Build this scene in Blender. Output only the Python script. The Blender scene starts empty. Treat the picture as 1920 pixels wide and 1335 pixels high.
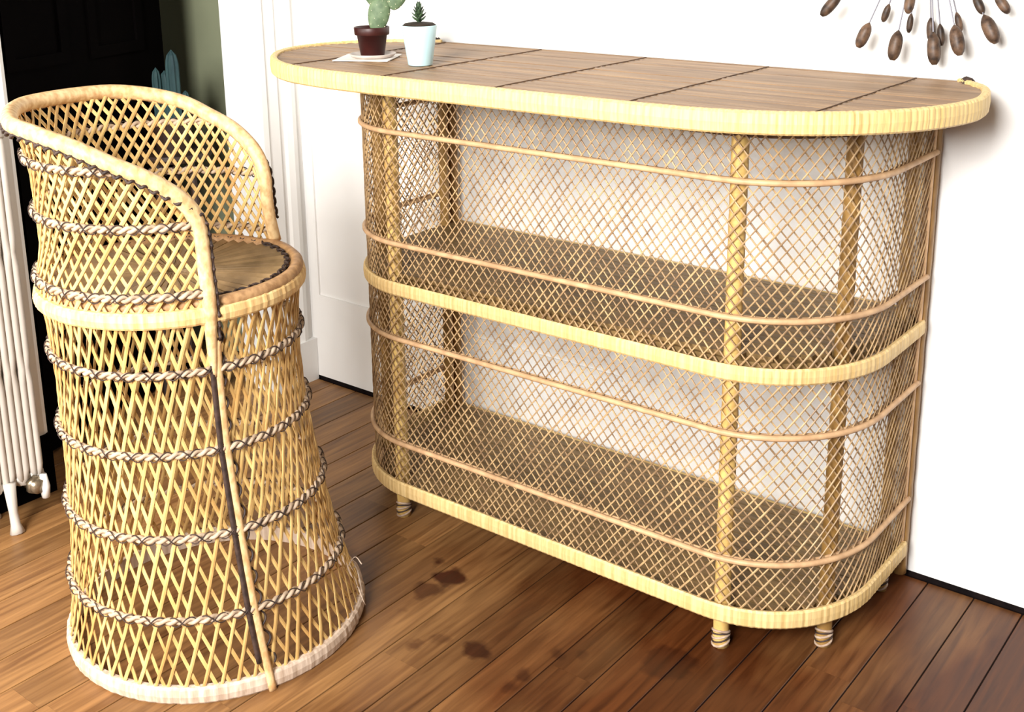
import bpy, bmesh, math, random
from mathutils import Vector, Matrix
random.seed(11)
S = bpy.context.scene
COL = S.collection
PI = math.pi

# ------------------------------------------------------------------ camera
cam_d = bpy.data.cameras.new('camera'); cam = bpy.data.objects.new('camera', cam_d); COL.objects.link(cam)
cam_d.sensor_fit = 'HORIZONTAL'; cam_d.sensor_width = 36.0
cam_d.lens = 2183.9 / 1920 * 36.0
cam_d.shift_x = (960 - 938.84) / 1920
cam_d.shift_y = (401.2 - 667.5) / 1920
cam_d.clip_start = 0.05
_r = Vector((0.78519766, 0.61911726, -0.01258772)); _u = Vector((-0.14617662, 0.20506546, 0.96777092)); _f = Vector((-0.60174499, 0.75805143, -0.25151738))
cam.matrix_world = Matrix(((_r.x, _u.x, -_f.x, 1.30104), (_r.y, _u.y, -_f.y, -2.23102), (_r.z, _u.z, -_f.z, 1.36138), (0, 0, 0, 1)))
S.camera = cam

# ------------------------------------------------------------------ world and light
W = bpy.data.worlds.new('world'); S.world = W; W.use_nodes = True
bg = W.node_tree.nodes['Background']; bg.inputs[0].default_value = (0.93, 0.96, 1.0, 1); bg.inputs[1].default_value = 0.06

def area_light(name, loc, target, sx, sy, power, color):
    d = bpy.data.lights.new(name, 'AREA'); d.shape = 'RECTANGLE'; d.size = sx; d.size_y = sy; d.energy = power; d.color = color
    o = bpy.data.objects.new(name, d); COL.objects.link(o); o.location = loc
    o.rotation_euler = (Vector(target) - Vector(loc)).to_track_quat('-Z', 'Y').to_euler()
    return o
area_light('assumed_window_daylight', (0.9, -4.0, 2.2), (-0.1, -0.4, 0.75), 1.3, 1.3, 300, (1.0, 0.98, 0.95))  # assumed window behind the camera, out of view; placed from the shadows
area_light('added_side_light', (-1.1, -2.65, 1.1), (-0.75, -1.3, 0.0), 0.9, 1.1, 42, (1.0, 0.95, 0.86))  # unseen area light added to brighten the floor at left

S.view_settings.view_transform = 'Standard'; S.view_settings.look = 'None'
S.view_settings.exposure = 0.2; S.view_settings.gamma = 1.0; S.view_settings.use_curve_mapping = False

# ------------------------------------------------------------------ helpers
def lin(c):
    return tuple((x / 255 / 12.92 if x / 255 <= 0.04045 else ((x / 255 + 0.055) / 1.055) ** 2.4) for x in c) + (1.0,)

def material(name, c1, c2=None, scale=(8, 8, 8), rough=0.55, detail=4.0, lo=0.35, hi=0.65, bump=0.0, bscale=None, c3=None, spec=0.4, metal=0.0, rnd=0.0, trans=0.0):
    m = bpy.data.materials.new(name); m.use_nodes = True
    N = m.node_tree.nodes; L = m.node_tree.links; b = N['Principled BSDF']
    b.inputs['Roughness'].default_value = rough; b.inputs['Metallic'].default_value = metal
    b.inputs['Specular IOR Level'].default_value = spec
    if c2 is None:
        b.inputs['Base Color'].default_value = lin(c1)
        if bump == 0: return m
    g = N.new('ShaderNodeNewGeometry'); mp = N.new('ShaderNodeMapping'); mp.inputs['Scale'].default_value = scale
    L.new(g.outputs['Position'], mp.inputs['Vector'])
    nz = N.new('ShaderNodeTexNoise'); nz.inputs['Scale'].default_value = 1.0; nz.inputs['Detail'].default_value = detail
    L.new(mp.outputs[0], nz.inputs['Vector'])
    if c2 is not None:
        cr = N.new('ShaderNodeValToRGB'); e = cr.color_ramp.elements
        e[0].position = lo; e[0].color = lin(c1); e[1].position = hi; e[1].color = lin(c2)
        if c3 is not None:
            x = e.new(min(0.99, hi + 0.12)); x.color = lin(c3)
        L.new(nz.outputs['Fac'], cr.inputs['Fac'])
        out = cr.outputs['Color']
        if rnd > 0:
            oi = N.new('ShaderNodeObjectInfo'); hs = N.new('ShaderNodeHueSaturation')
            mr = N.new('ShaderNodeMapRange'); mr.inputs[3].default_value = 1 - rnd; mr.inputs[4].default_value = 1 + rnd
            L.new(oi.outputs['Random'], mr.inputs[0]); L.new(mr.outputs[0], hs.inputs['Value']); L.new(out, hs.inputs['Color'])
            out = hs.outputs['Color']
        L.new(out, b.inputs['Base Color'])
    if bump > 0:
        bp = N.new('ShaderNodeBump'); bp.inputs['Strength'].default_value = bump; bp.inputs['Distance'].default_value = 0.002
        src = nz
        if bscale:
            mp2 = N.new('ShaderNodeMapping'); mp2.inputs['Scale'].default_value = bscale; L.new(g.outputs['Position'], mp2.inputs['Vector'])
            src = N.new('ShaderNodeTexNoise'); src.inputs['Scale'].default_value = 1.0; src.inputs['Detail'].default_value = 3.0
            L.new(mp2.outputs[0], src.inputs['Vector'])
        L.new(src.outputs['Fac'], bp.inputs['Height']); L.new(bp.outputs[0], b.inputs['Normal'])
    return m

class MB:
    def __init__(self): self.v = []; self.f = []
    def add(self, vs, fs):
        n = len(self.v); self.v += [tuple(p) for p in vs]; self.f += [tuple(i + n for i in f) for f in fs]
    def box(self, x0, x1, y0, y1, z0, z1):
        self.add([(x0, y0, z0), (x1, y0, z0), (x1, y1, z0), (x0, y1, z0), (x0, y0, z1), (x1, y0, z1), (x1, y1, z1), (x0, y1, z1)],
                 [(0, 3, 2, 1), (4, 5, 6, 7), (0, 1, 5, 4), (1, 2, 6, 5), (2, 3, 7, 6), (3, 0, 4, 7)])
    def tube(self, pts, rad, n=8, closed=False, up=None, flat=1.0, cap=True):
        """rad: number or list; flat: thickness along the frame's 'up' direction relative to rad"""
        pts = [Vector(p) for p in pts]; m = len(pts); vs = []; nrm = None
        for i, p in enumerate(pts):
            a = pts[(i - 1) % m] if (closed or i > 0) else p; b = pts[(i + 1) % m] if (closed or i < m - 1) else p
            t = (b - a).normalized()
            if up is not None:
                w = up(p) if callable(up) else Vector(up)
                w = (w - t * w.dot(t)).normalized()
            else:
                if nrm is None:
                    nrm = Vector((0, 0, 1)) if abs(t.z) < 0.9 else Vector((1, 0, 0))
                w = (nrm - t * nrm.dot(t)).normalized(); nrm = w
            s = t.cross(w); rr = rad[i] if isinstance(rad, (list, tuple)) else rad
            for k in range(n):
                an = 2 * PI * (k + 0.5) / n
                vs.append(p + s * (rr * math.cos(an)) + w * (rr * flat * math.sin(an)))
        fs = []
        for i in range(m if closed else m - 1):
            j = (i + 1) % m
            for k in range(n):
                k2 = (k + 1) % n
                fs.append((i * n + k, i * n + k2, j * n + k2, j * n + k))
        if not closed and cap:
            fs.append(tuple(range(n))[::-1]); fs.append(tuple((m - 1) * n + k for k in range(n)))
        self.add(vs, fs)
    def sweep(self, pts, outs, prof, closed=False):
        """profile (out, z) swept along plan points with outward normals"""
        m = len(pts); n = len(prof); vs = []
        for p, o in zip(pts, outs):
            for (a, z) in prof: vs.append((p[0] + o[0] * a, p[1] + o[1] * a, z))
        fs = []
        for i in range(m if closed else m - 1):
            j = (i + 1) % m
            for k in range(n):
                k2 = (k + 1) % n; fs.append((i * n + k, j * n + k, j * n + k2, i * n + k2))
        if not closed:
            fs.append(tuple(range(n))); fs.append(tuple((m - 1) * n + k for k in range(n))[::-1])
        self.add(vs, fs)
    def lathe(self, prof, n=32, loc=(0, 0, 0)):
        vs = []; m = len(prof)
        for k in range(n):
            a = 2 * PI * k / n
            for (r, z) in prof: vs.append((loc[0] + r * math.cos(a), loc[1] + r * math.sin(a), loc[2] + z))
        fs = []
        for k in range(n):
            k2 = (k + 1) % n
            for i in range(m - 1): fs.append((k * m + i, k2 * m + i, k2 * m + i + 1, k * m + i + 1))
        self.add(vs, fs)
    def prism(self, poly, z0, z1):
        n = len(poly)
        self.add([(x, y, z0) for x, y in poly] + [(x, y, z1) for x, y in poly],
                 [tuple(range(n))[::-1], tuple(range(n, 2 * n))] + [(i, (i + 1) % n, n + (i + 1) % n, n + i) for i in range(n)])
    def build(self, name, mat, parent=None, smooth=False, origin=None):
        me = bpy.data.meshes.new(name); v = self.v
        if origin is not None: v = [(a - origin[0], b - origin[1], c - origin[2]) for a, b, c in v]
        me.from_pydata(v, [], self.f); me.update()
        bm = bmesh.new(); bm.from_mesh(me); bmesh.ops.recalc_face_normals(bm, faces=bm.faces); bm.to_mesh(me); bm.free()
        if smooth: me.polygons.foreach_set('use_smooth', [True] * len(me.polygons))
        me.materials.append(mat)
        o = bpy.data.objects.new(name, me); COL.objects.link(o)
        if origin is not None: o.location = origin
        if parent is not None: o.parent = parent
        return o

def thing(name, label, cat, loc=(0, 0, 0), group=None):
    o = bpy.data.objects.new(name, None); o.empty_display_size = 0.05; COL.objects.link(o); o.location = loc
    o['label'] = label; o['category'] = cat
    if group: o['group'] = group
    return o
def tag(o, label, cat, group=None):
    o['label'] = label; o['category'] = cat
    if group: o['group'] = group
    return o
def struct(o, label=None):
    o['kind'] = 'structure'
    if label: o['label'] = label
    return o

def resample(pts, n, closed=False):
    P = [Vector(p) for p in pts]
    if closed: P = P + [P[0]]
    d = [0]
    for a, b in zip(P, P[1:]): d.append(d[-1] + (b - a).length)
    T = d[-1]; out = []; i = 0
    for k in range(n):
        s = T * k / (n if closed else n - 1)
        while i < len(P) - 2 and d[i + 1] < s: i += 1
        u = (s - d[i]) / max(1e-9, d[i + 1] - d[i]); out.append(P[i].lerp(P[i + 1], min(1, u)))
    return out
def catmull(pts, sub=10, closed=False):
    P = [Vector(p) for p in pts]; n = len(P); out = []
    for i in range(n if closed else n - 1):
        if closed: a, b, c, d = P[(i - 1) % n], P[i], P[(i + 1) % n], P[(i + 2) % n]
        else: a, b, c, d = P[max(i - 1, 0)], P[i], P[i + 1], P[min(i + 2, n - 1)]
        for k in range(sub):
            t = k / sub
            out.append(0.5 * ((2 * b) + (c - a) * t + (2 * a - 5 * b + 4 * c - d) * t * t + (3 * b - a - 3 * c + d) * t ** 3))
    if not closed: out.append(P[-1])
    return out
def outs_of(pts, closed=False, sign=1):
    m = len(pts); o = []
    for i in range(m):
        a = pts[(i - 1) % m] if (closed or i > 0) else pts[i]; b = pts[(i + 1) % m] if (closed or i < m - 1) else pts[i]
        t = (Vector((b[0], b[1])) - Vector((a[0], a[1]))).normalized(); o.append((t.y * sign, -t.x * sign))
    return o
def interp(tab, x):
    if x <= tab[0][0]: return tab[0][1]
    for (a, b), (c, d) in zip(tab, tab[1:]):
        if x <= c: return b + (d - b) * (x - a) / (c - a)
    return tab[-1][1]

# ------------------------------------------------------------------ materials
M = {}
M['wall'] = material('white_paint', (246, 245, 243), (236, 234, 231), (2, 2, 2), 0.6, bump=0.05, bscale=(60, 60, 60))
M['trim'] = material('gloss_white_paint', (243, 242, 239), (233, 231, 227), (5, 5, 2), 0.4)
M['green'] = material('olive_paint', (128, 132, 106), (118, 122, 98), (3, 3, 3), 0.7)
M['unlit_black'] = material('unlit_black', (4, 3, 3), (7, 5, 5), (4, 4, 4), 0.8, spec=0.02)  # darkness put into the colour: far room, door leaf, board under radiator
M['gap'] = material('dark_gap', (16, 11, 12), (28, 20, 19), (30, 30, 30), 0.9, spec=0.1)
M['apron'] = material('wrapped_pale_cane', (204, 170, 106), (230, 200, 138), (170, 170, 4), 0.5, detail=2, lo=0.25, hi=0.6, bump=0.4)
M['ringflat'] = material('wrapped_cane_ring', (206, 172, 112), (230, 200, 142), (150, 150, 5), 0.5, detail=2, bump=0.4)
M['pole'] = material('pale_rattan_pole', (184, 146, 84), (220, 188, 116), (25, 25, 10), 0.45, bump=0.3, bscale=(60, 60, 260))
M['lattice'] = material('lattice_cane', (138, 110, 80), (192, 160, 116), (30, 30, 30), 0.5)
M['thinring'] = material('thin_cane_ring', (182, 144, 106), (208, 170, 128), (40, 40, 40), 0.5)
M['topstrip'] = material('split_bamboo', (126, 98, 72), (154, 124, 92), (5, 60, 20), 0.45, detail=5, rnd=0.10, bump=0.3, bscale=(8, 300, 20))
M['seam'] = material('seam_cord', (84, 58, 38), (100, 72, 48), (60, 60, 60), 0.7)
M['shelf'] = material('shelf_bamboo', (104, 82, 48), (134, 106, 66), (6, 90, 20), 0.5, detail=4)
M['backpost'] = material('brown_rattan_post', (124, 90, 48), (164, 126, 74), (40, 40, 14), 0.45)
M['footwrap'] = material('foot_binding', (150, 124, 104), (196, 172, 150), (60, 60, 120), 0.6)
M['dark'] = material('dark_binding', (44, 32, 28), (70, 52, 44), (80, 80, 80), 0.6)
M['strand'] = material('stool_cane', (188, 146, 86), (222, 188, 122), (18, 18, 9), 0.5, rnd=0.10)
M['braid'] = material('stool_braid', (166, 142, 118), (198, 176, 150), (60, 60, 60), 0.6)
M['rim'] = material('stool_rim_wrap', (206, 160, 108), (236, 204, 152), (90, 90, 60), 0.5, detail=3, bump=0.3)
M['stoolband'] = material('stool_seat_band', (214, 172, 112), (240, 208, 148), (120, 120, 6), 0.5, detail=2, bump=0.3)
M['stoolbase'] = material('stool_base_wrap', (182, 158, 136), (216, 196, 176), (110, 110, 10), 0.7, bump=0.5)
M['shadedrim'] = material('shaded_seat_rim_wrap', (158, 118, 78), (190, 148, 102), (90, 90, 60), 0.5, detail=3, bump=0.3)  # darker than the back rim: the shade at the seat is in the colour
M['shadedpole'] = material('shaded_side_pole', (132, 98, 50), (168, 130, 72), (25, 25, 10), 0.5)  # darker copy of the pole cane, lattice shade put into its colour
M['seat'] = material('seat_cane', (132, 106, 70), (150, 122, 84), (40, 40, 40), 0.4, rnd=0.22)
M['terracotta'] = material('dark_terracotta', (46, 13, 10), (58, 18, 13), (30, 30, 30), 0.45)
M['mint'] = material('pale_mint_glaze', (188, 220, 224), (194, 224, 228), (20, 20, 20), 0.3)
M['soil'] = material('potting_soil', (30, 24, 18), (58, 46, 34), (220, 220, 220), 0.95)
M['pad'] = material('opuntia_pad', (76, 96, 66), (106, 124, 92), (60, 60, 60), 0.6)
M['succ'] = material('succulent_leaf', (30, 46, 32), (66, 88, 58), (70, 70, 70), 0.5)
M['spine'] = material('cactus_areole', (214, 208, 176))
M['saucer'] = material('grey_saucer', (176, 162, 152), (194, 182, 172), (40, 40, 40), 0.5)
M['paper'] = material('white_card', (244, 240, 234), (236, 230, 222), (30, 30, 30), 0.7)
M['pod'] = material('brown_pod', (46, 32, 24), (98, 74, 56), (70, 70, 70), 0.5, rnd=0.45)
M['rod'] = material('pale_steel_rod', (128, 126, 134), rough=0.4, metal=0.5)
M['radiator'] = material('radiator_enamel', (204, 197, 188), (190, 182, 172), (10, 10, 4), 0.4)
M['brass'] = material('tarnished_valve', (120, 106, 86), (160, 146, 124), (60, 60, 60), 0.3, metal=0.7)
M['teal'] = material('teal_cactus', (30, 54, 58), (42, 70, 70), (30, 30, 8), 0.6)
M['darkwood'] = material('dark_stand_wood', (40, 26, 20), (56, 38, 28), (20, 20, 5), 0.5)

def floor_material():
    m = bpy.data.materials.new('oak_boards'); m.use_nodes = True
    N = m.node_tree.nodes; L = m.node_tree.links; b = N['Principled BSDF']
    g = N.new('ShaderNodeNewGeometry'); oi = N.new('ShaderNodeObjectInfo')
    off = N.new('ShaderNodeVectorMath'); off.operation = 'SCALE'; off.inputs[0].default_value = (7.3, 11.1, 3.7)
    L.new(oi.outputs['Random'], off.inputs['Scale'])
    def noise(sc, detail, shift=True, dist=0.0):
        mp = N.new('ShaderNodeMapping'); mp.inputs['Scale'].default_value = sc
        L.new(g.outputs['Position'], mp.inputs['Vector'])
        if shift: L.new(off.outputs[0], mp.inputs['Location'])
        n = N.new('ShaderNodeTexNoise'); n.inputs['Scale'].default_value = 1; n.inputs['Detail'].default_value = detail; n.inputs['Distortion'].default_value = dist
        L.new(mp.outputs[0], n.inputs['Vector']); return n
    grain = noise((70, 4.5, 1), 6, dist=0.6)
    cr = N.new('ShaderNodeValToRGB'); e = cr.color_ramp.elements
    e[0].position = 0.30; e[0].color = lin((108, 72, 40)); e[1].position = 0.75; e[1].color = lin((162, 119, 73))
    L.new(grain.outputs['Fac'], cr.inputs['Fac'])
    hs = N.new('ShaderNodeHueSaturation'); mr = N.new('ShaderNodeMapRange'); mr.inputs[3].default_value = 0.82; mr.inputs[4].default_value = 1.16
    L.new(oi.outputs['Random'], mr.inputs[0]); L.new(mr.outputs[0], hs.inputs['Value']); L.new(cr.outputs[0], hs.inputs['Color'])
    # old finish: reddish varnish in blotches; light at left put into its colour
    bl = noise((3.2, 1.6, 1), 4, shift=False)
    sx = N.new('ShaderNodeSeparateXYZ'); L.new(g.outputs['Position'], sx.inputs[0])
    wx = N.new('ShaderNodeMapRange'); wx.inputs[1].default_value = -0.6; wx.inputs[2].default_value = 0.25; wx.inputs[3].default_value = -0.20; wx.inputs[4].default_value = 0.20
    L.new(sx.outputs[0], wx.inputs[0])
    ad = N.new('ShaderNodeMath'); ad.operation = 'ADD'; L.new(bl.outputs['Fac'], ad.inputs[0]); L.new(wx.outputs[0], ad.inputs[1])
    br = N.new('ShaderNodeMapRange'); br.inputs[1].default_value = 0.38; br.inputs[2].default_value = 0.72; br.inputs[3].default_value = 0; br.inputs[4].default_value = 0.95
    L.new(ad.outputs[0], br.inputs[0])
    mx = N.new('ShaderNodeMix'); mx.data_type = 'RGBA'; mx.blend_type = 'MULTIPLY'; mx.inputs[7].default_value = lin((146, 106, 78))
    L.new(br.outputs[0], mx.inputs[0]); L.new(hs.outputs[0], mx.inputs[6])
    # spilled dark stains with shapes of their own
    cur = mx.outputs[2]
    wob = noise((22, 22, 1), 3, shift=False)
    for (x, y, r, st) in [(-0.154, -0.588, 0.034, 1.0), (-0.212, -0.560, 0.017, 0.9), (-0.158, -0.650, 0.030, 0.7), (0.054, -0.749, 0.026, 0.85), (-0.051, -0.807, 0.014, 0.6),
                          (0.166, -0.754, 0.016, 0.6), (0.167, -0.797, 0.014, 0.5), (0.18, -0.663, 0.013, 0.5), (-0.154, -0.741, 0.012, 0.5), (0.36, -0.56, 0.05, 0.5), (-0.03, -0.76, 0.018, 0.4), (0.22, -0.64, 0.012, 0.4)]:
        ds = N.new('ShaderNodeVectorMath'); ds.operation = 'DISTANCE'; ds.inputs[1].default_value = (x, y, 0); L.new(g.outputs['Position'], ds.inputs[0])
        a2 = N.new('ShaderNodeMath'); a2.operation = 'MULTIPLY_ADD'; a2.inputs[1].default_value = 0.05; L.new(wob.outputs['Fac'], a2.inputs[0]); L.new(ds.outputs['Value'], a2.inputs[2])
        k = N.new('ShaderNodeMapRange'); k.inputs[1].default_value = r + 0.031; k.inputs[2].default_value = r + 0.018; k.inputs[3].default_value = 0; k.inputs[4].default_value = st
        L.new(a2.outputs[0], k.inputs[0])
        q = N.new('ShaderNodeMix'); q.data_type = 'RGBA'; q.blend_type = 'MULTIPLY'; q.inputs[7].default_value = lin((120, 62, 36))
        L.new(k.outputs[0], q.inputs[0]); L.new(cur, q.inputs[6]); cur = q.outputs[2]
    L.new(cur, b.inputs['Base Color'])
    rr = N.new('ShaderNodeMapRange'); rr.inputs[3].default_value = 0.32; rr.inputs[4].default_value = 0.5
    L.new(grain.outputs['Fac'], rr.inputs[0]); L.new(rr.outputs[0], b.inputs['Roughness'])
    b.inputs['Specular IOR Level'].default_value = 0.35
    bp = N.new('ShaderNodeBump'); bp.inputs['Strength'].default_value = 0.2; bp.inputs['Distance'].default_value = 0.0015
    L.new(grain.outputs['Fac'], bp.inputs['Height']); L.new(bp.outputs[0], b.inputs['Normal'])
    return m
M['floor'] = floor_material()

# ------------------------------------------------------------------ floor: a dark sub-floor and oak boards one by one
mb = MB(); mb.box(-2.6, 2.6, -4.6, 0.02, -0.06, -0.0035)
floor = struct(mb.build('floor', M['gap']), 'worn oak board floor with dark joints')
PITCH = 0.093; X0 = 0.655
for k in range(-30, 18):
    xa = X0 + k * PITCH; xb = xa + PITCH - 0.0026
    rs = random.Random(k * 7 + 3)
    cuts = [-4.5]; y = -4.5 + rs.uniform(0.5, 1.4)
    while y < -0.25: cuts.append(y); y += rs.uniform(0.7, 1.5)
    if k == -8: cuts = [-4.5, -3.1, -2.0, -0.859]
    if k == -13: cuts = [-4.5, -3.3, -2.4, -1.349, -0.45]
    if k in (-7, -9): cuts = [c for c in cuts if abs(c + 0.859) > 0.3]
    if xa < -1.23: cuts = [c for c in cuts if c > -1.6]; cuts = [-1.6] + [c for c in cuts if c > -1.3]
    cuts.append(-0.004)
    for a, c in zip(cuts, cuts[1:]):
        mb = MB(); h = 0.0008
        z = rs.uniform(-0.0006, 0.0)
        ya, yc = a, c - 0.0004
        mb.add([(xa, ya, -0.02), (xb, ya, -0.02), (xb, yc, -0.02), (xa, yc, -0.02),
                (xa, ya, z - h), (xb, ya, z - h), (xb, yc, z - h), (xa, yc, z - h),
                (xa + h, ya, z), (xb - h, ya, z), (xb - h, yc, z), (xa + h, yc, z)],
               [(0, 3, 2, 1), (0, 1, 5, 4), (1, 2, 6, 5), (2, 3, 7, 6), (3, 0, 4, 7), (4, 5, 9, 8), (5, 6, 10, 9), (6, 7, 11, 10), (7, 4, 8, 11), (8, 9, 10, 11)])
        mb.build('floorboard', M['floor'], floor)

# ------------------------------------------------------------------ walls
XL = -1.207
mb = MB(); mb.box(XL, 2.6, 0.0, 0.12, 0.012, 2.6)
wall_back = struct(mb.build('wall_back', M['wall']), 'plain white wall behind the bar')
mb = MB(); mb.box(XL, 2.6, 0.006, 0.05, -0.02, 0.014)
struct(mb.build('trim_1', M['gap']), 'dark gap along the foot of the white wall')
# panel moulding low on the white wall beside the corner
for (x0, x1, z0, z1) in ((-1.165, -1.153, 0.26, 2.2), (-1.153, -0.1, 0.26, 0.272)):
    pm = MB(); pm.box(x0, x1, -0.006, 0.001, z0, z1); pm.build('panel_moulding', M['wall'], wall_back)
# left wall with the doorway: y -0.16 .. -0.88
mb = MB(); mb.box(XL - 0.11, XL, -0.12, 0.12, 0.0, 2.6)
wall_left = struct(mb.build('wall_left', M['wall']), 'white wall return beside the dark doorway')
mb = MB(); mb.box(XL - 0.11, XL, -1.9, -0.93, 0.0, 2.6); mb.build('wall_pier', M['wall'], wall_left)
mb = MB(); mb.box(XL - 0.11, XL, -0.93, -0.12, 2.1, 2.6); mb.build('lintel', M['wall'], wall_left)
def casing(name, y0, y1, label):
    """moulded vertical architrave on the left wall between y0 and y1"""
    s = 1 if y1 > y0 else -1; w = abs(y1 - y0)
    prof = [(0, -0.12), (0, 0.016), (0.012, 0.022), (0.03, 0.022), (0.036, 0.016), (0.075, 0.016), (0.081, 0.010), (0.094, 0.010), (0.1, 0.018), (0.118, 0.024), (0.136, 0.018), (0.142, 0.008), (0.16, 0.008), (0.16, 0.0), (0.02, -0.0005), (0.02, -0.12)]
    k = w / 0.16; n = len(prof); vs = []
    for z in (0.13, 2.12): vs += [(XL + d, y0 + s * a * k, z) for a, d in prof]
    m2 = MB(); m2.add(vs, [tuple(range(n)), tuple(range(n, 2 * n))[::-1]] + [(i, (i + 1) % n, n + (i + 1) % n, n + i) for i in range(n)])
    o = struct(m2.build(name, M['trim']), label)
    p = MB(); ya, yb = sorted((y0, y1)); p.box(XL - 0.12, XL + 0.028, ya, yb, 0.0, 0.13); p.build('plinth_block', M['trim'], o)
    return o
casing('trim_2', -0.16, -0.001, 'moulded white door casing beside the white wall')
casing('trim_3', -0.875, -1.02, 'white door casing behind the radiator')
mb = MB(); mb.box(XL - 0.12, XL + 0.02, -1.02, 0.0, 2.1, 2.24); struct(mb.build('trim_4', M['trim']), 'white door head casing')
mb = MB(); mb.box(XL, XL + 0.032, -1.9, -0.876, 0.0, 0.15); struct(mb.build('shade_board_left', M['unlit_black']), 'black board in place of the shade behind the radiator')  # black board added to give the dark under the radiator
# the room beyond, end walls and ceiling coloured black for its darkness
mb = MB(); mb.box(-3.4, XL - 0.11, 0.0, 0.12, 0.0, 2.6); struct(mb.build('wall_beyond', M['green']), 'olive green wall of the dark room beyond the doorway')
mb = MB(); mb.box(-3.5, -3.4, -2.2, 0.12, 0.0, 2.6); struct(mb.build('wall_far', M['unlit_black']), 'unlit end wall of the dark room')
mb = MB(); mb.box(-3.4, XL - 0.11, -2.3, -2.2, 0.0, 2.6); struct(mb.build('wall_side', M['unlit_black']), 'unlit side wall of the dark room')
mb = MB(); mb.box(-3.5, XL, -2.3, 0.12, 2.6, 2.7); struct(mb.build('ceiling', M['unlit_black']), 'unlit ceiling of the dark room')
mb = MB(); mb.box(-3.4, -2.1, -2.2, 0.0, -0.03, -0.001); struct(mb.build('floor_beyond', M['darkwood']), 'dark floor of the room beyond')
# black open door leaf, added so the doorway looks dark
a = Vector((XL - 0.125, -0.868)); b = Vector((-1.54, -0.20)); t = (b - a).normalized(); nn = Vector((t.y, -t.x))
dl = MB()
def slab(mb, u0, u1, z0, z1, d0, d1):
    q = [a + t * u0 + nn * d0, a + t * u1 + nn * d0, a + t * u1 + nn * d1, a + t * u0 + nn * d1]
    mb.prism([(p.x, p.y) for p in q], z0, z1)
DW = (b - a).length
slab(dl, 0, DW, 0.01, 2.06, -0.03, 0.0)
door = struct(dl.build('dark_leaf_1', M['unlit_black']), 'black door leaf added for the darkness in the doorway')
for (z0, z1) in ((0.2, 0.85), (1.0, 1.9)):
    for (u0, u1) in ((0.09, DW / 2 - 0.04), (DW / 2 + 0.04, DW - 0.09)):
        fr = MB()
        slab(fr, u0, u1, z0, z0 + 0.03, 0, 0.008); slab(fr, u0, u1, z1 - 0.03, z1, 0, 0.008)
        slab(fr, u0, u0 + 0.03, z0 + 0.03, z1 - 0.03, 0, 0.008); slab(fr, u1 - 0.03, u1, z0 + 0.03, z1 - 0.03, 0, 0.008)
        fr.build('leaf_panel', M['unlit_black'], door)

# ------------------------------------------------------------------ the bar
bar = thing('rattan_bar', 'long rattan cocktail bar with woven lattice body and bamboo top against the white wall', 'bar', (0, 0, 0))
def half_plan(hx, fy, by=-0.045, cx=0.38, cy=-0.235, n=20):
    pr = [(hx, by)]
    for i in range(n + 1):
        an = -PI / 2 * i / n
        pr.append((cx + (hx - cx) * math.cos(an), cy + (cy - fy) * math.sin(an)))
    return [(-x, y) for x, y in pr] + [(x, y) for x, y in reversed(pr)]
def plan(hx, fy, n, by=-0.045): return resample([(x, y, 0) for x, y in half_plan(hx, fy, by)], n)

# tabletop outline
R_ = [(0.30, -0.604), (0.42, -0.592), (0.535, -0.553), (0.63, -0.485), (0.70, -0.395), (0.737, -0.29), (0.738, -0.20), (0.708, -0.10), (0.645, -0.026)]
L_ = [(-0.628, -0.026), (-0.73, -0.075), (-0.803, -0.15), (-0.84, -0.24), (-0.838, -0.34), (-0.79, -0.435), (-0.70, -0.52), (-0.59, -0.578), (-0.46, -0.602), (-0.33, -0.607)]
right = catmull([(x, y, 0) for x, y in R_], 8); left = catmull([(x, y, 0) for x, y in L_], 8)
outline = resample(left + right, 760, True)
ol_out = outs_of(outline, True, 1)
# make normals point outward
cxy = Vector((-0.05, -0.32))
if (Vector((outline[0].x, outline[0].y)) - cxy).dot(Vector(ol_out[0])) < 0: ol_out = [(-x, -y) for x, y in ol_out]
# board under the strips
mb = MB(); mb.prism([(p.x - o[0] * 0.012, p.y - o[1] * 0.012) for p, o in zip(outline, ol_out)][::4], 1.022, 1.040)
mb.build('top_board', M['shelf'], bar)
# rim binding round the front and the ends, ribbed by its wraps
mb = MB(); vs = []; fs = []
prof = [(-0.014, 1.019), (-0.004, 1.0155), (0.0, 1.019), (0.0015, 1.034), (0.0, 1.050), (-0.003, 1.0535), (-0.010, 1.054), (-0.014, 1.0515)]
n = len(prof); rs = random.Random(5)
front = resample(left + right, 640); f_out = outs_of(front, False, 1)
if f_out[320][1] > 0: f_out = [(-x, -y) for x, y in f_out]
for i, (p, o) in enumerate(zip(front, f_out)):
    d = (0.0 if i % 3 else -0.0009) + rs.uniform(-0.0003, 0.0003)
    for (aa, z) in prof:
        k = d if aa > -0.012 else 0
        vs.append((p.x + o[0] * (aa + k), p.y + o[1] * (aa + k), z + (k * 0.6 if z > 1.04 else 0)))
for i in range(len(front) - 1):
    for k in range(n): fs.append((i * n + k, (i + 1) * n + k, (i + 1) * n + (k + 1) % n, i * n + (k + 1) % n))
fs += [tuple(range(n)), tuple((len(front) - 1) * n + k for k in range(n))[::-1]]
mb.add(vs, fs); o = mb.build('edge_binding', M['apron'], bar); o['label'] = 'pale yellow wrapped cane edge of the bar top'
mb = MB(); mb.box(-0.622, 0.640, -0.037, -0.026, 1.019, 1.0482); mb.build('back_edge', M['topstrip'], bar)
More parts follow.
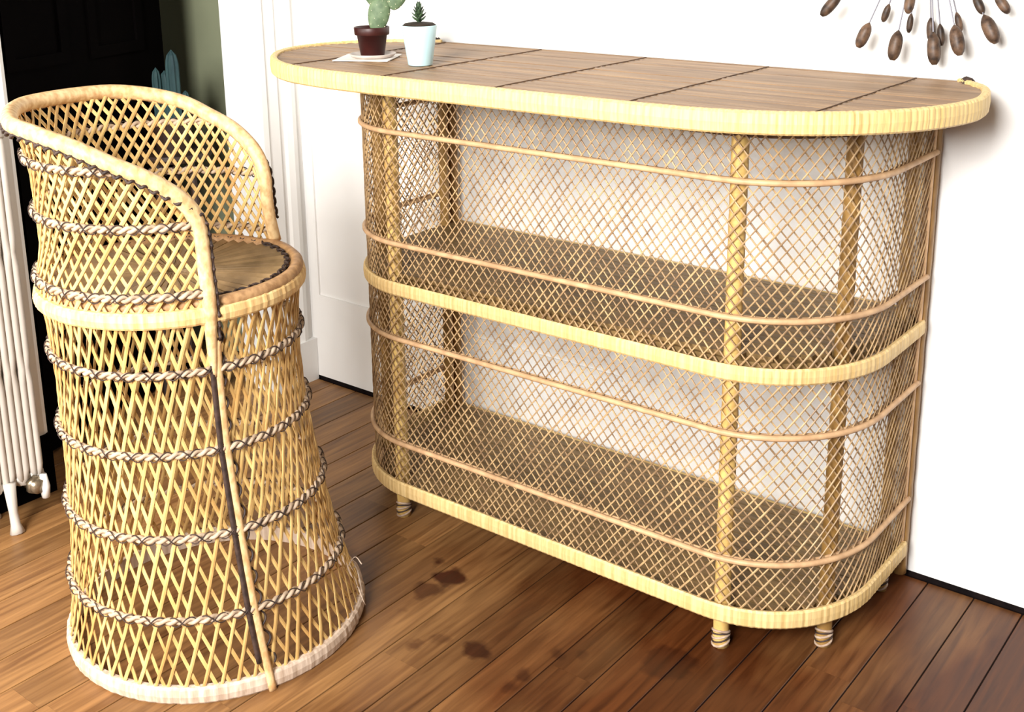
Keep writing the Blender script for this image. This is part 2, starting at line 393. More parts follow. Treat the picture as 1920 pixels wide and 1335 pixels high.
for (x, y, dx, dy) in ((-0.640, -0.031, -0.86, -0.40), (0.654, -0.037, 0.62, -0.76)):
    for k in range(3):
        cxx, cyy = x + dx * 0.007 * k - 0.004 * dx, y + dy * 0.007 * k; mb = MB()
        nx, ny = (-dy, dx)
        mb.tube([(cxx + nx * 0.011 * math.cos(q) * 1.05, cyy + ny * 0.011 * math.cos(q) * 1.05, 1.0348 + 0.0205 * math.sin(q)) for q in [2 * PI * i / 20 for i in range(20)]], 0.0034, 6, True)
        mb.build('corner_tie', M['dark'], bar, True)
# strips on the top, each one clipped to the outline
def xr(y):
    xs = []
    for p, q in zip(outline, outline[1:] + outline[:1]):
        if (p.y - y) * (q.y - y) <= 0 and p.y != q.y: xs.append(p.x + (q.x - p.x) * (y - p.y) / (q.y - p.y))
    return (min(xs), max(xs)) if xs else (0, 0)
ys = [-0.594 + i * (0.594 - 0.038) / 26 for i in range(27)]
for y0, y1 in zip(ys, ys[1:]):
    a0, a1 = xr(y0 + 0.0005), xr(y1 - 0.0005); ins = 0.013
    za = 1.0475 + random.uniform(-0.0008, 0.0008); zt = za + 0.0012; ym = (y0 + y1) / 2; am = ((a0[0] + a1[0]) / 2, (a0[1] + a1[1]) / 2)
    g = 0.0007
    lo = (a0[0] + ins, a1[0] + ins, am[0] + ins); hi = (a0[1] - ins, a1[1] - ins, am[1] - ins)
    mb = MB()
    mb.add([(lo[0], y0 + g, 1.038), (hi[0], y0 + g, 1.038), (hi[1], y1 - g, 1.038), (lo[1], y1 - g, 1.038),
            (lo[0], y0 + g, za - 0.0006), (hi[0], y0 + g, za - 0.0006), (hi[1], y1 - g, za - 0.0006), (lo[1], y1 - g, za - 0.0006), (lo[2], ym, zt), (hi[2], ym, zt)],
           [(0, 3, 2, 1), (0, 1, 5, 4), (2, 3, 7, 6), (4, 5, 9, 8), (8, 9, 6, 7), (1, 2, 6, 9, 5), (3, 0, 4, 8, 7)])
    mb.build('top_strip', M['topstrip'], bar)
for xs in (-0.60, -0.31, -0.027, 0.262, 0.562):
    yy = [y for y in [-0.60 + 0.005 * i for i in range(120)] if y < -0.036 and xr(y)[0] + 0.02 < xs < xr(y)[1] - 0.02]
    if not yy: continue
    mb = MB(); mb.tube([(xs + 0.001 * math.sin(y * 40), y, 1.0492) for y in yy[::4]], 0.0012, 6)
    mb.build('seam_cord', M['seam'], bar)

# lattice of crossing canes
HX, FY = 0.607, -0.474
path = plan(HX, FY, 600); pout = outs_of(path, False, 1)
if pout[300][1] > 0: pout = [(-x, -y) for x, y in pout]
LEN = sum((path[i + 1] - path[i]).length for i in range(599))
def onpath(s, off, z):
    u = max(0, min(598.999, s / LEN * 599)); i = int(u); f = u - i
    p = path[i].lerp(path[i + 1], f); o = pout[i]; o2 = pout[i + 1]
    ox, oy = o[0] + (o2[0] - o[0]) * f, o[1] + (o2[1] - o[1]) * f
    return Vector((p.x + ox * off, p.y + oy * off, z)), Vector((ox, oy, 0))
lat = MB(); Z0, Z1 = 0.082, 1.02; KX = 0.80; PT = 0.0205
rs = random.Random(3)
for fam in (1, -1):
    s0 = -KX * (Z1 - Z0) if fam == 1 else 0.0
    s = s0 + rs.uniform(0, PT)
    while s < LEN + (KX * (Z1 - Z0) if fam == -1 else 0):
        rad = rs.choice((0.0014, 0.0015, 0.0016, 0.0019)); jit = rs.uniform(-0.0025, 0.0025)
        pts = []; ups = []
        nz = 40
        for i in range(nz + 1):
            z = Z0 + (Z1 - Z0) * i / nz; ss = s + fam * KX * (z - Z0) + jit
            if 0 <= ss <= LEN:
                p, u = onpath(ss, 0.0016 * fam, z); pts.append(p); ups.append(u)
        if len(pts) > 1:
            it = iter(ups); lat.tube(pts, rad, 5, up=lambda p, it=it: next(it), flat=0.8)
        s += PT + rs.uniform(-0.002, 0.002)
o = lat.build('lattice', M['lattice'], bar); o['kind'] = 'stuff'; o['label'] = 'diamond lattice of thin woven canes round the bar'

# rings
def flat_ring(name, z0, z1, off, mat, label=None):
    mb = MB(); pr = [(off - 0.009, z0 + 0.002), (off - 0.002, z0), (off + 0.001, z0 + 0.004), (off + 0.002, (z0 + z1) / 2), (off + 0.001, z1 - 0.004), (off - 0.002, z1), (off - 0.009, z1 - 0.002)]
    P = path[::2]; O = pout[::2]; n = len(pr); rs = random.Random(int(z0 * 1000)); vs = []
    for i, (p, o) in enumerate(zip(P, O)):
        d = (-0.0009 if i % 2 else 0) + rs.uniform(-0.0003, 0.0003)
        for k, (aa, z) in enumerate(pr):
            e = d if 0 < k < n - 1 else 0; vs.append((p.x + o[0] * (aa + e), p.y + o[1] * (aa + e), z))
    fs = []
    for i in range(len(P) - 1):
        for k in range(n): fs.append((i * n + k, (i + 1) * n + k, (i + 1) * n + (k + 1) % n, i * n + (k + 1) % n))
    fs += [tuple(range(n)), tuple((len(P) - 1) * n + k for k in range(n))[::-1]]
    mb.add(vs, fs); o = mb.build(name, mat, bar)
    if label: o['label'] = label
flat_ring('middle_hoop', 0.552, 0.583, 0.011, M['ringflat'], 'wide pale wrapped hoop round the middle')
flat_ring('bottom_hoop', 0.068, 0.104, 0.011, M['ringflat'], 'wide pale wrapped hoop round the foot of the bar')
for z in (0.198, 0.45, 0.669, 0.914):
    mb = MB(); mb.tube([onpath(LEN * i / 200, 0.0055, z)[0] for i in range(201)], 0.0058, 8); mb.build('thin_hoop', M['thinring'], bar, True)
    mb = MB(); mb.tube([onpath(LEN * i / 200, -0.0055, z)[0] for i in range(201)], 0.004, 6); mb.build('inner_hoop', M['thinring'], bar, True)

mb = MB(); mb.sweep(path[::3], pout[::3], [(-0.012, 0.990), (-0.006, 0.988), (-0.004, 0.996), (-0.004, 1.018), (-0.012, 1.018)]); mb.build('top_shade_strip', M['seam'], bar)  # dark strip added behind the lattice for the shade under the top
# poles that end in legs
PO = [(-0.411, -0.451), (0.411, -0.451), (0.566, -0.332), (-0.566, -0.332), (0.584, -0.085), (-0.584, -0.085)]
for (x, y) in PO:
    big = y < -0.2; r = 0.0155 if y < -0.4 else (0.0145 if big else 0.0115)
    mb = MB(); pts = [(x, y, 0.0 + 1.022 * i / 60) for i in range(61)]
    mb.tube(pts, [r * (1 + 0.025 * math.sin(i * 2.1) + 0.03 * (i % 7 == 0)) for i in range(61)], 12)
    pole = mb.build('pole', M['pole'] if abs(x) < 0.5 else M['shadedpole'], bar, True)
    mb = MB()
    for z in (0.008, 0.020, 0.031): mb.tube([(x + (r + 0.0002) * math.cos(q), y + (r + 0.0002) * math.sin(q), z + 0.006 * math.sin(q + z * 90)) for q in [2 * PI * i / 16 for i in range(16)]], 0.0026, 6, True)
    mb.build('foot_binding', M['footwrap'], pole, True)
    mb = MB()
    for z in (0.0145, 0.026): mb.tube([(x + (r + 0.0008) * math.cos(q), y + (r + 0.0008) * math.sin(q), z + 0.006 * math.sin(q + z * 90)) for q in [2 * PI * i / 16 for i in range(16)]], 0.0018, 6, True)
    mb.build('dark_cord', M['dark'], pole, True)
for s in (-1, 1):
    mb = MB(); x = 0.601 * s; mb.tube([(x, -0.030, 0.02 + 1.0 * i / 50) for i in range(51)], [0.0135 * (1 + 0.03 * math.sin(i * 1.7) + 0.05 * (i % 9 == 0)) for i in range(51)], 12)
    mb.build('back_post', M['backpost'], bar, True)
    mb = MB(); mb.tube([(x + 0.004 * s, -0.050, 0.06 + 0.96 * i / 50) for i in range(51)], 0.0065, 8); mb.build('edge_cane', M['thinring'], bar, True)
# shelves
for (z, nm) in ((0.586, 'middle_shelf'), (0.078, 'bottom_shelf')):
    hp = half_plan(0.597, -0.464, -0.03)
    mb = MB(); mb.prism(hp, z - 0.012, z); sh = mb.build(nm, M['shelf'], bar)
    k = 18
    st = MB()
    for i in range(k):
        y0 = -0.455 + i * 0.425 / k; y1 = y0 + 0.425 / k - 0.003
        def hw(y): return 0.585 if y > -0.235 else 0.37 + 0.215 * math.sqrt(max(0, 1 - ((y + 0.235) / 0.229) ** 2))
        w = min(hw(y0), hw(y1)); st.box(-w, w, y0, y1, z, z + 0.008)
    o = st.build('shelf_slats', M['shelf'], sh); o['kind'] = 'stuff'
    mb = MB(); mb.tube([(-0.59 + 1.18 * i / 20, -0.03, z - 0.002) for i in range(21)], 0.011, 8); mb.build('shelf_rail', M['pole'], sh, True)

# ------------------------------------------------------------------ the stool
SC = Vector((-0.45, -1.0))
stool = thing('barrel_stool', 'round woven wicker bar stool with curved wraparound back left of the bar', 'stool', (SC.x, SC.y, 0))
RT = [(0, 0.286), (0.03, 0.280), (0.09, 0.265), (0.165, 0.251), (0.24, 0.241), (0.315, 0.233), (0.40, 0.226), (0.47, 0.2215), (0.55, 0.219), (0.615, 0.2195), (0.68, 0.225), (0.72, 0.231), (0.75, 0.2275), (0.81, 0.2185), (0.87, 0.219), (0.93, 0.2215), (0.97, 0.226), (1.0, 0.235), (1.045, 0.250)]
DT = [(0, 0.030), (0.165, 0.023), (0.315, 0.014), (0.47, 0.004), (0.615, 0.0), (1.2, 0.0)]
ET = [(0, 0.028), (0.08, 0.016), (0.165, 0.004), (0.3, 0.0)]
def scen(z):
    d = interp(DT, z); e = interp(ET, z); return Vector((d * 0.785 - e * 0.62, d * 0.619 + e * 0.785))
def sp(th, z, off=0.0):
    r = interp(RT, z) + off; c = scen(z); a = math.radians(th)
    return Vector((c.x + r * math.cos(a), c.y + r * math.sin(a), z))
def sup(th):
    a = math.radians(th); return Vector((math.cos(a), math.sin(a), 0))
FACE = 32.5; HALF = 54.5     # the open front: -22 .. 87
RIM = [(0, 1.036), (40, 1.033), (60, 1.024), (78, 1.005), (92, 0.978), (104, 0.955), (114, 0.928), (120, 0.905), (123.5, 0.88), (125.5, 0.845)]
def phi(th):
    d = (th - (FACE + 180)) % 360
    return min(d, 360 - d)
def zmax(th):
    f = phi(th)
    return interp(RIM, f) if f <= 125.5 else 0.70
def gtwist(z):   # degrees turned by a strand up to height z
    a = min(z, 0.70) * 0.30
    b = max(0, z - 0.70) * 0.66
    return math.degrees((a + b) / 0.228)
NST = 60
rs = random.Random(8)
for fam in (1, -1):
    for i in range(NST):
        th0 = 360 * (i + 0.25 * fam) / NST + rs.uniform(-0.7, 0.7); wd = rs.uniform(0.0032, 0.0041)
        segs = [[]]
        nz = 84
        for k in range(nz + 1):
            z = 0.012 + 1.03 * k / nz; th = th0 + fam * gtwist(z)
            if z <= zmax(th): segs[-1].append((th, z))
            elif segs[-1]: segs.append([])
        mb = MB()
        for sg in segs:
            if len(sg) < 2: continue
            pts = [sp(t_, z_, 0.0017 * fam + 0.0006 * math.sin(z_ * 120 + i)) for t_, z_ in sg]
            ups = iter([sup(t_) for t_, z_ in sg])
            mb.tube(pts[:], wd, 6, up=lambda p, u=ups: next(u), flat=0.4)
        mb.build('cane_strand', M['strand'], stool)
def arc(t0, t1, n): return [t0 + (t1 - t0) * i / (n - 1) for i in range(n)]
def braid(z, t0, t1, closed):
    """flat pale band with dark crossed lacing"""
    n = 160
    T = [t0 + (t1 - t0) * i / (n if closed else n - 1) for i in range(n)]
    b = MB()
    for ph in (0, PI):
        m = 3
        TT = [t0 + (t1 - t0) * i / ((n * m) if closed else (n * m - 1)) for i in range(n * m)]
        pts = []
        for i, t_ in enumerate(TT):
            q = 2 * PI * 42 * (i / (n * m)) * abs(t1 - t0) / 360 // 1 if False else 2 * PI * round(42 * abs(t1 - t0) / 360) * i / (n * m) + ph
            pts.append(sp(t_, z + 0.0038 * math.sin(q), 0.0065 + 0.003 * math.cos(q)))
        b.tube(pts, 0.0040, 6, closed=closed)
    o = b.build('braided_band', M['braid'], stool, True)
    d = MB()
    for sg in (1, -1):
        m = 3; TT = [t0 + (t1 - t0) * i / ((n * m) if closed else (n * m - 1)) for i in range(n * m)]; pts = []
        for i, t_ in enumerate(TT):
            q = sg * 2 * PI * round(30 * abs(t1 - t0) / 360) * i / (n * m)
            pts.append(sp(t_, z + 0.0085 * math.sin(q), 0.010 + 0.0035 * math.cos(q)))
        d.tube(pts, 0.0011, 5, closed=closed)
    d.build('lacing', M['dark'], o, True)
for z in (0.163, 0.314, 0.466, 0.612): braid(z, -180, 180, True)
T0, T1 = FACE + HALF + 1.5, FACE + 360 - HALF - 1.5     # 88.5 .. 336.5
braid(0.752, T0, T1, False); braid(0.868, T0, T1, False)
braid(0.965, FACE + 180 - 97, FACE + 180 + 97, False)
# base band
def band(name, z0, z1, off, mat, th=0.012, n=180, ribs=True):
    mb = MB(); pr = [(-th, z0), (-0.002, z0), (0.001, z0 + 0.004), (0.003, (z0 + z1) / 2), (0.001, z1 - 0.004), (-0.003, z1), (-th, z1)]; vs = []; rs = random.Random(int(z1 * 999)); m = len(pr)
    for i in range(n):
        th_ = 360 * i / n; d = ((-0.001 if i % 2 else 0) + rs.uniform(-0.0006, 0.0006)) if ribs else 0
        for k, (aa, z) in enumerate(pr): vs.append(sp(th_, (z0 + z1) / 2, off + aa + (d if 0 < k < m - 1 else 0)) * 1.0 + Vector((0, 0, z - (z0 + z1) / 2)))
    fs = []
    for i in range(n):
        j = (i + 1) % n
        for k in range(m): fs.append((i * m + k, j * m + k, j * m + (k + 1) % m, i * m + (k + 1) % m))
    mb.add(vs, fs); return mb.build(name, mat, stool)
band('base_band', 0.0, 0.033, 0.006, M['stoolbase'])['label'] = 'greyish wrapped band round the foot of the stool'
band('seat_band', 0.698, 0.727, 0.010, M['stoolband'])['label'] = 'pale wrapped hoop at seat height'
# seat: a ring and radiating canes
mb = MB(); mb.tube([sp(t_, 0.728, -0.004 - 0.0145 * max(0.0, min(1.0, (128 - phi(t_)) / 6))) for t_ in arc(0, 360 - 360 / 96, 96)], 0.0125, 8, True); mb.build('seat_rim', M['shadedrim'], stool, True)
mb = MB()
for sg in (1, -1):
    mb.tube([sp(360 * i / 400, 0.734 + 0.003 * math.sin(sg * i / 400 * 2 * PI * 44), -0.021 + 0.004 * math.cos(sg * i / 400 * 2 * PI * 44)) for i in range(400)], 0.0022, 5, True)
mb.build('seat_braid', M['dark'], stool, True)
mb = MB(); mb.lathe([(0.0, 0.716), (0.212, 0.716), (0.212, 0.722), (0.0, 0.722)], 48); mb.build('seat_disc', M['darkwood'], stool)
NW = 52
for i in range(NW):
    a0 = 2 * PI * (i + 0.06) / NW; a1 = 2 * PI * (i + 0.94) / NW; am = (a0 + a1) / 2; hz = 0.7285 + random.uniform(-0.0008, 0.0008)
    mb = MB(); r0, r1 = 0.012, 0.207
    f = lambda r, a_, z: (r * math.cos(a_), r * math.sin(a_), z)
    mb.add([f(r0, a0, hz), f(r1, a0, hz), f(r1, a1, hz), f(r0, a1, hz), f(r0, am, hz + 0.0012), f(r1, am, hz + 0.006), f(r0, a0, 0.721), f(r1, a0, 0.721), f(r1, a1, 0.721), f(r0, a1, 0.721)],
           [(0, 1, 5, 4), (4, 5, 2, 3), (6, 7, 1, 0), (9, 3, 2, 8), (7, 8, 2, 5, 1), (6, 0, 4, 3, 9), (6, 9, 8, 7)])
    mb.build('seat_cane', M['seat'], stool)
# rim of the back: down both arm fronts
rim_pts = []
zt = 0.735
fl = [(125.8, 0.60), (125.8, 0.66), (125.8, 0.735), (125.8, 0.78), (125.8, 0.82)] + [(f_, z_) for f_, z_ in reversed(RIM)]
full = [(-f_, z_) for f_, z_ in fl if not (f_ > 125.6 and z_ < 0.725)] + [(f_, z_) for f_, z_ in reversed(fl[:-1])]
raw = [sp(FACE + 180 + f_, z_, 0.004 if z_ > 0.74 else 0.007) for f_, z_ in full]
cur = resample(catmull(raw, 8), 170)
rads = []
for p in cur:
    rads.append(0.0142 if p.z > 0.85 else (0.0125 if p.z > 0.72 else max(0.006, 0.0125 - (0.72 - p.z) * 0.05)))
mb = MB(); mb.tube(cur, rads, 10)
mb.build('back_rim', M['rim'], stool, True)['label'] = 'pale wrapped rim sweeping down to both arms'
# dark lacing below the rim, on the outside
mb = MB()
ll = []
for i in range(520):
    p = cur[min(168, int(i * 169 / 520))].lerp(cur[min(169, int(i * 169 / 520) + 1)], (i * 169 / 520) % 1)
    th_ = math.degrees(math.atan2(p.y, p.x)); o = sup(th_); q = i * 0.95
    vert = max(0.0, min(1.0, (0.93 - p.z) / 0.05))
    far = 40 < th_ % 360 < 150
    tang = Vector((-o.y, o.x, 0))
    if far: base = p + o * (0.010 + 0.006 * vert) + Vector((0, 0, -0.0125 * (1 - vert)))
    else: base = p + o * (0.010 - 0.004 * vert) + Vector((0, 0, -0.0125 * (1 - vert))) + tang * (0.013 * vert)
    ll.append(base + Vector((0, 0, 0.0035 * math.sin(q))) + o * (0.0035 * math.cos(q)))
mb.tube(ll[14:500], 0.0030, 5)
mb.build('rim_lacing', M['dark'], stool, True)
# edge strips below the near arm
NE = FACE - HALF       # -22
def strip(name, th_f, z0, z1, rad, mat, flat=0.6, off=0.008):
    k = 60; P = [(th_f(z0 + (z1 - z0) * i / k), z0 + (z1 - z0) * i / k) for i in range(k + 1)]
    it = iter([sup(t_) for t_, z_ in P]); mb = MB(); mb.tube([sp(t_, z_, off) for t_, z_ in P], rad, 8, up=lambda p: next(it), flat=flat)
    return mb.build(name, mat, stool, True)
strip('edge_strip', lambda z: -20.5 + 1.5 * z, 0.0, 0.665, 0.0075, M['rim'])
strip('dark_edge_cord', lambda z: -23.2 + 1.6 * z, 0.06, 0.87, 0.0050, M['dark'], 0.8, 0.010)
mb = MB(); N_ = 300
mb.tube([sp(-17.6 + 1.2 * math.sin(i * 0.33), 0.05 + 0.64 * i / N_, 0.004 + 0.003 * math.cos(i * 0.33)) for i in range(N_)], 0.0022, 5); mb.build('edge_lacing', M['dark'], stool, True)
# the same closing strip on the far arm
strip('edge_strip', lambda z: 86.5, 0.0, 0.665, 0.0075, M['rim'])
# frayed ends by the right foot
for i, (th_, z0, dx, dz) in enumerate([(40, 0.10, 0.028, 0.010), (44, 0.075, 0.018, -0.05), (37, 0.05, 0.018, -0.03), (48, 0.09, 0.024, -0.055)]):
    p = sp(th_, z0, 0.004); o = sup(th_); pts = [p + o * (dx * u) + Vector((0, 0, dz * u * u + 0.012 * math.sin(u * PI))) + Vector((-o.y, o.x, 0)) * (0.012 * math.sin(u * 4 + i)) for u in [k / 10 for k in range(11)]]
    mb = MB(); mb.tube(pts, 0.0012, 5); mb.build('frayed_cane', M['stoolbase'], stool, True)

# ------------------------------------------------------------------ plants on the bar
ZT = 1.0492
px, py = -0.530, -0.374
mb = MB(); q = 0.062; cs, sn = math.cos(0.5), math.sin(0.5)
mb.prism([(px - 0.012 + cs * u - sn * v, py - 0.004 + sn * u + cs * v) for u, v in ((-q, -q), (q, -q), (q, q), (-q, q))], ZT, ZT + 0.0018)
tag(mb.build('paper_coaster', M['paper']), 'square white card lying under the grey saucer on the bar top', 'coaster')
mb = MB(); mb.lathe([(0.0, 0), (0.040, 0), (0.047, 0.003), (0.052, 0.009), (0.049, 0.0095), (0.043, 0.005), (0.0, 0.004)], 40, (px, py, ZT + 0.0018))
tag(mb.build('saucer', M['saucer'], None, True), 'shallow grey saucer under the terracotta pot', 'saucer')
zb = ZT + 0.0018 + 0.0042
c1 = thing('potted_opuntia', 'prickly pear cactus in a small dark terracotta pot on a saucer', 'potted cactus', (px, py, zb))
mb = MB(); mb.lathe([(0.0, 0), (0.0255, 0), (0.0265, 0.002), (0.0335, 0.046), (0.0375, 0.046), (0.0385, 0.0475), (0.0395, 0.062), (0.0385, 0.0635), (0.036, 0.0625), (0.034, 0.052), (0.0, 0.051)], 40)
mb.build('pot', M['terracotta'], c1, True)
mb = MB(); mb.lathe([(0.0, 0.059), (0.020, 0.0585), (0.0352, 0.0565), (0.0352, 0.05), (0.0, 0.05)], 32); mb.build('soil', M['soil'], c1)
def pad(base, rx, h, th, yaw, tilt, lean):
    """flattened oval pad growing up from base"""
    mb = MB(); nu, nv = 16, 20; vs = []
    rot = Matrix.Rotation(yaw, 3, 'Z') @ Matrix.Rotation(lean, 3, 'Y') @ Matrix.Rotation(tilt, 3, 'X')
    for i in range(nu + 1):
        v = PI * i / nu; t_ = (1 - math.cos(v)) / 2
        wx = rx * math.sin(v) ** 0.85 * (0.80 + 0.28 * t_); wy = th * (math.sin(v) ** 0.8)
        for k in range(nv):
            a_ = 2 * PI * k / nv; vs.append(Vector(base) + rot @ Vector((wx * math.cos(a_), wy * math.sin(a_), h * t_)))
    fs = [(i * nv + k, i * nv + (k + 1) % nv, (i + 1) * nv + (k + 1) % nv, (i + 1) * nv + k) for i in range(nu) for k in range(nv)]
    mb.add(vs, fs); o = mb.build('pad', M['pad'], c1, True)
    ar = MB()
    for i in range(3, nu - 1, 2):
        v = PI * i / nu; t_ = (1 - math.cos(v)) / 2
        wx = rx * math.sin(v) ** 0.85 * (0.80 + 0.28 * t_); wy = th * (math.sin(v) ** 0.8)
        for k in range(0, nv, 3):
            a_ = 2 * PI * (k + (i % 4) * 0.7) / nv; c = Vector(base) + rot @ Vector((wx * math.cos(a_), wy * math.sin(a_), h * t_)); d = rot @ Vector((math.cos(a_) * 0.3, math.sin(a_), 0)).normalized()
            ar.tube([c - d * 0.001, c + d * 0.0012], 0.0009, 4)
    ar.build('areoles', M['spine'], o)['kind'] = 'stuff'
YW = -0.67 + 0.1
pad((0.008, 0.004, 0.050), 0.0255, 0.078, 0.010, 0.62, -0.05, 0.20)
pad((0.012, 0.022, 0.098), 0.020, 0.066, 0.008, 0.55, 0.1, -0.50)
pad((0.036, 0.028, 0.100), 0.022, 0.064, 0.008, 0.7, -0.1, 0.42)
pad((0.024, 0.012, 0.124), 0.018, 0.05, 0.008, 0.3, 0.0, 0.05)

qx, qy = -0.360, -0.405
c2 = thing('potted_succulent', 'small spiky succulent in a pale mint white tapered pot on the bar', 'potted plant', (qx, qy, ZT))
mb = MB(); mb.lathe([(0.0, 0), (0.0245, 0), (0.0258, 0.0015), (0.0375, 0.082), (0.0372, 0.0835), (0.0355, 0.0835), (0.034, 0.076), (0.0, 0.075)], 44)
mb.build('pot', M['mint'], c2, True)
mb = MB(); mb.lathe([(0.0, 0.090), (0.016, 0.0895), (0.030, 0.0875), (0.0352, 0.0835), (0.0352, 0.075), (0.0, 0.075)], 32); mb.build('soil', M['soil'], c2)
mb = MB(); mb.lathe([(0.0, 0.08), (0.005, 0.08), (0.0045, 0.105), (0.003, 0.118), (0.0, 0.12)], 10); mb.build('stem', M['succ'], c2, True)
k = 0
for lv, (zz, ln, up_) in enumerate([(0.092, 0.018, 0.35), (0.098, 0.018, 0.5), (0.104, 0.016, 0.6), (0.110, 0.014, 0.75), (0.115, 0.012, 1.0), (0.119, 0.010, 1.3)]):
    for j in range(6):
        a_ = 2 * PI * (j + 0.5 * (lv % 2)) / 6 + 0.2; d = Vector((math.cos(a_) * math.cos(up_), math.sin(a_) * math.cos(up_), math.sin(up_)))
        pts = [Vector((0, 0, zz)) + d * (ln * u) + Vector((0, 0, 0.004 * u * u)) for u in (0.05, 0.3, 0.6, 0.85, 1.0)]
        mb = MB(); mb.tube(pts, [0.0030, 0.0044, 0.0036, 0.0018, 0.0003], 6, flat=0.55); mb.build('leaf', M['succ'], c2, True)

# ------------------------------------------------------------------ starburst wall ornament of pods on rods
HC = Vector((0.556, -0.035, 1.385))
orn = thing('starburst_ornament', 'starburst wall ornament of brown oval pods on thin metal rods above the bar', 'wall ornament', HC)
mb = MB(); mb.lathe([(0.0, 0.034), (0.016, 0.034), (0.02, 0.02), (0.02, -0.02), (0.014, -0.034), (0.0, -0.034)], 20)
hub = mb.build('hub', M['rod'], orn, True); hub.rotation_euler = (PI / 2, 0, 0)
pods = []
# lower pods, where they hang over the bar: tip position (x, y, z), length, radius
vis = [(0.405, -0.09, 1.180, 0.055, 0.0105), (0.468, -0.075, 1.126, 0.050, 0.0115), (0.531, -0.08, 1.108, 0.056, 0.0125), (0.598, -0.065, 1.103, 0.060, 0.0125), (0.643, -0.08, 1.124, 0.056, 0.0125), (0.696, -0.07, 1.146, 0.056, 0.0125),
       (0.497, -0.04, 1.173, 0.035, 0.007), (0.542, -0.04, 1.156, 0.036, 0.006), (0.578, -0.03, 1.140, 0.045, 0.0085), (0.601, -0.045, 1.136, 0.04, 0.007), (0.628, -0.04, 1.162, 0.036, 0.0065), (0.666, -0.06, 1.195, 0.04, 0.008), (0.706, -0.06, 1.196, 0.042, 0.009), (0.563, -0.11, 1.197, 0.045, 0.0095)]
for v in vis:
    d = (Vector(v[:3]) - HC).normalized(); pods.append((Vector(v[:3]) + d * 0.024, v[3], v[4]))
rs = random.Random(21)
for i in range(44):
    an = math.radians(-25 + 230 * i / 44 + rs.uniform(-3, 3)); rl = rs.choice((0.17, 0.22, 0.26, 0.285)); d = rs.uniform(0.0, 0.09)
    pods.append((HC + Vector((rl * math.cos(an), -d, rl * math.sin(an))), rs.uniform(0.04, 0.058), rs.uniform(0.008, 0.0125)))
for tip, ln, rad in pods:
    d = (tip - HC).normalized(); base = tip - d * ln
    mb = MB(); mb.tube([d * 0.012, base - HC + d * 0.004], 0.0014, 6); mb.build('rod', M['rod'], orn)
    mb = MB(); K = 10
    mb.tube([base - HC + d * (ln * u / K) for u in range(K + 1)], [max(0.0014, rad * max(0.0, 1 - abs(2 * u / K - 1.06) ** 2.6) ** 0.55) for u in range(K + 1)], 10)
    mb.build('pod', M['pod'], orn, True)

# ------------------------------------------------------------------ radiator at the left edge
rad = thing('column_radiator', 'old white cast iron column radiator beside the doorway', 'radiator', (0, 0, 0))
RX0, RX1 = -1.165, -1.085
for i in range(12):
    yc = -0.972 - i * 0.034
    mb = MB()
    for dx, rr in ((RX1, 0.0135), (RX1 - 0.045, 0.0125), (RX1 - 0.09, 0.0125)):
        for dy in (-0.0082, 0.0082):
            pts = [(dx, yc + dy * (0.55 if (j % 8 == 0) else 1.0), 0.10 + 0.82 * j / 24) for j in range(25)]
            mb.tube(pts, [rr * (0.72 if 0 < j < 24 else 0.6) for j in range(25)], 10)
    mb.tube([(RX1 + 0.006, yc, 0.115), (RX1 - 0.045, yc, 0.098), (RX1 - 0.098, yc, 0.115)], 0.0168, 10)
    mb.tube([(RX1 + 0.004, yc, 0.90), (RX1 - 0.01, yc, 0.925), (RX1 - 0.045, yc, 0.935), (RX1 - 0.08, yc, 0.925), (RX1 - 0.096, yc, 0.90)], 0.0168, 10)
    for z in (0.33, 0.60): mb.tube([(RX1 - 0.09, yc, z), (RX1 - 0.002, yc, z)], 0.0155, 8)
    mb.build('section', M['radiator'], rad, True)
for z in (0.115, 0.89):
    mb = MB(); mb.tube([(RX1 - 0.045, -0.957, z), (RX1 - 0.045, -1.32, z)], 0.016, 10); mb.build('connecting_pipe', M['radiator'], rad, True)
for y in (-1.045, -1.30):
    for x in (RX1 + 0.012, RX1 - 0.09):
        mb = MB(); mb.tube([(x, y, 0.12), (x + 0.003, y, 0.05), (x + 0.006, y, 0.02), (x + 0.010, y, 0.0)], [0.014, 0.010, 0.011, 0.017], 10); mb.build('foot', M['radiator'], rad, True)
mb = MB(); mb.tube([(RX1 - 0.02, -0.985, 0.095), (RX1 + 0.03, -0.985, 0.092)], 0.017, 12); mb.tube([(RX1 + 0.008, -0.985, 0.094), (RX1 + 0.02, -0.985, 0.093)], 0.023, 6); mb.build('valve', M['brass'], rad, True)
mb = MB(); mb.tube([(RX1 + 0.022, -0.968, 0.115), (RX1 + 0.024, -0.968, 0.085), (RX1 + 0.024, -0.968, 0.058)], [0.008, 0.012, 0.009], 10); mb.build('valve_cap', M['trim'], rad, True)

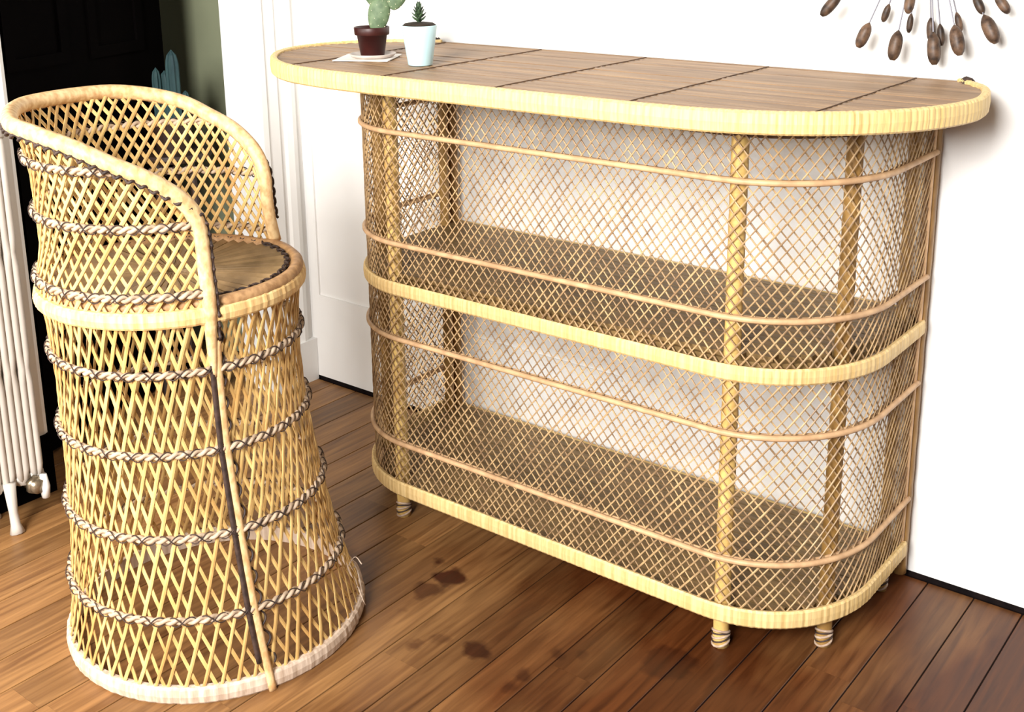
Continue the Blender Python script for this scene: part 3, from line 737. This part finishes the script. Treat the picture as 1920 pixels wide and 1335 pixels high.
# ------------------------------------------------------------------ cactus in the dark room
CX, CY = -1.425, -0.275
ps = thing('plant_stand', 'dark wooden plant stand inside the doorway behind the stool', 'plant stand', (CX, CY, 0))
mb = MB(); mb.lathe([(0.0, 0.70), (0.10, 0.70), (0.105, 0.71), (0.10, 0.72), (0.0, 0.72)], 28); mb.build('tray', M['darkwood'], ps)
for i in range(3):
    a_ = 2 * PI * i / 3 + 0.4; mb = MB(); mb.tube([(0.09 * math.cos(a_), 0.09 * math.sin(a_), 0.0), (0.05 * math.cos(a_), 0.05 * math.sin(a_), 0.70)], 0.011, 8); mb.build('leg', M['darkwood'], ps)
ct = thing('column_cactus', 'blue green columnar cactus in shade against the olive wall beyond the doorway', 'potted cactus', (CX, CY, 0.72))
mb = MB(); mb.lathe([(0.0, 0), (0.045, 0), (0.058, 0.085), (0.062, 0.085), (0.062, 0.10), (0.055, 0.10), (0.052, 0.088), (0.0, 0.088)], 28); mb.build('pot', M['darkwood'], ct)
rt = Vector((0.785, 0.62, 0))
for (u, dpt, h, r) in ((-0.032, 0.0, 0.235, 0.013), (-0.012, -0.012, 0.225, 0.014), (0.008, -0.02, 0.20, 0.012), (0.018, 0.012, 0.285, 0.019), (0.045, 0.0, 0.17, 0.011)):
    mb = MB(); b_ = rt * u + Vector((-0.62, 0.785, 0)) * -dpt; nr = 8; K = 14; vs = []; nn_ = nr * 2
    for i in range(K + 1):
        t_ = i / K; rr = r * (1 if t_ < 0.75 else math.sqrt(max(0.0, 1 - ((t_ - 0.75) / 0.25) ** 2)) * 0.98 + 0.02)
        for q in range(nn_):
            a_ = 2 * PI * q / nn_; rq = rr * (1.0 if q % 2 else 0.78); vs.append((b_.x + rq * math.cos(a_), b_.y + rq * math.sin(a_), 0.075 + (h - 0.075) * t_))
    mb.add(vs, [(i * nn_ + q, i * nn_ + (q + 1) % nn_, (i + 1) * nn_ + (q + 1) % nn_, (i + 1) * nn_ + q) for i in range(K) for q in range(nn_)] + [tuple(range(nn_)), tuple(K * nn_ + q for q in range(nn_))[::-1]])
    mb.build('stem', M['teal'], ct)
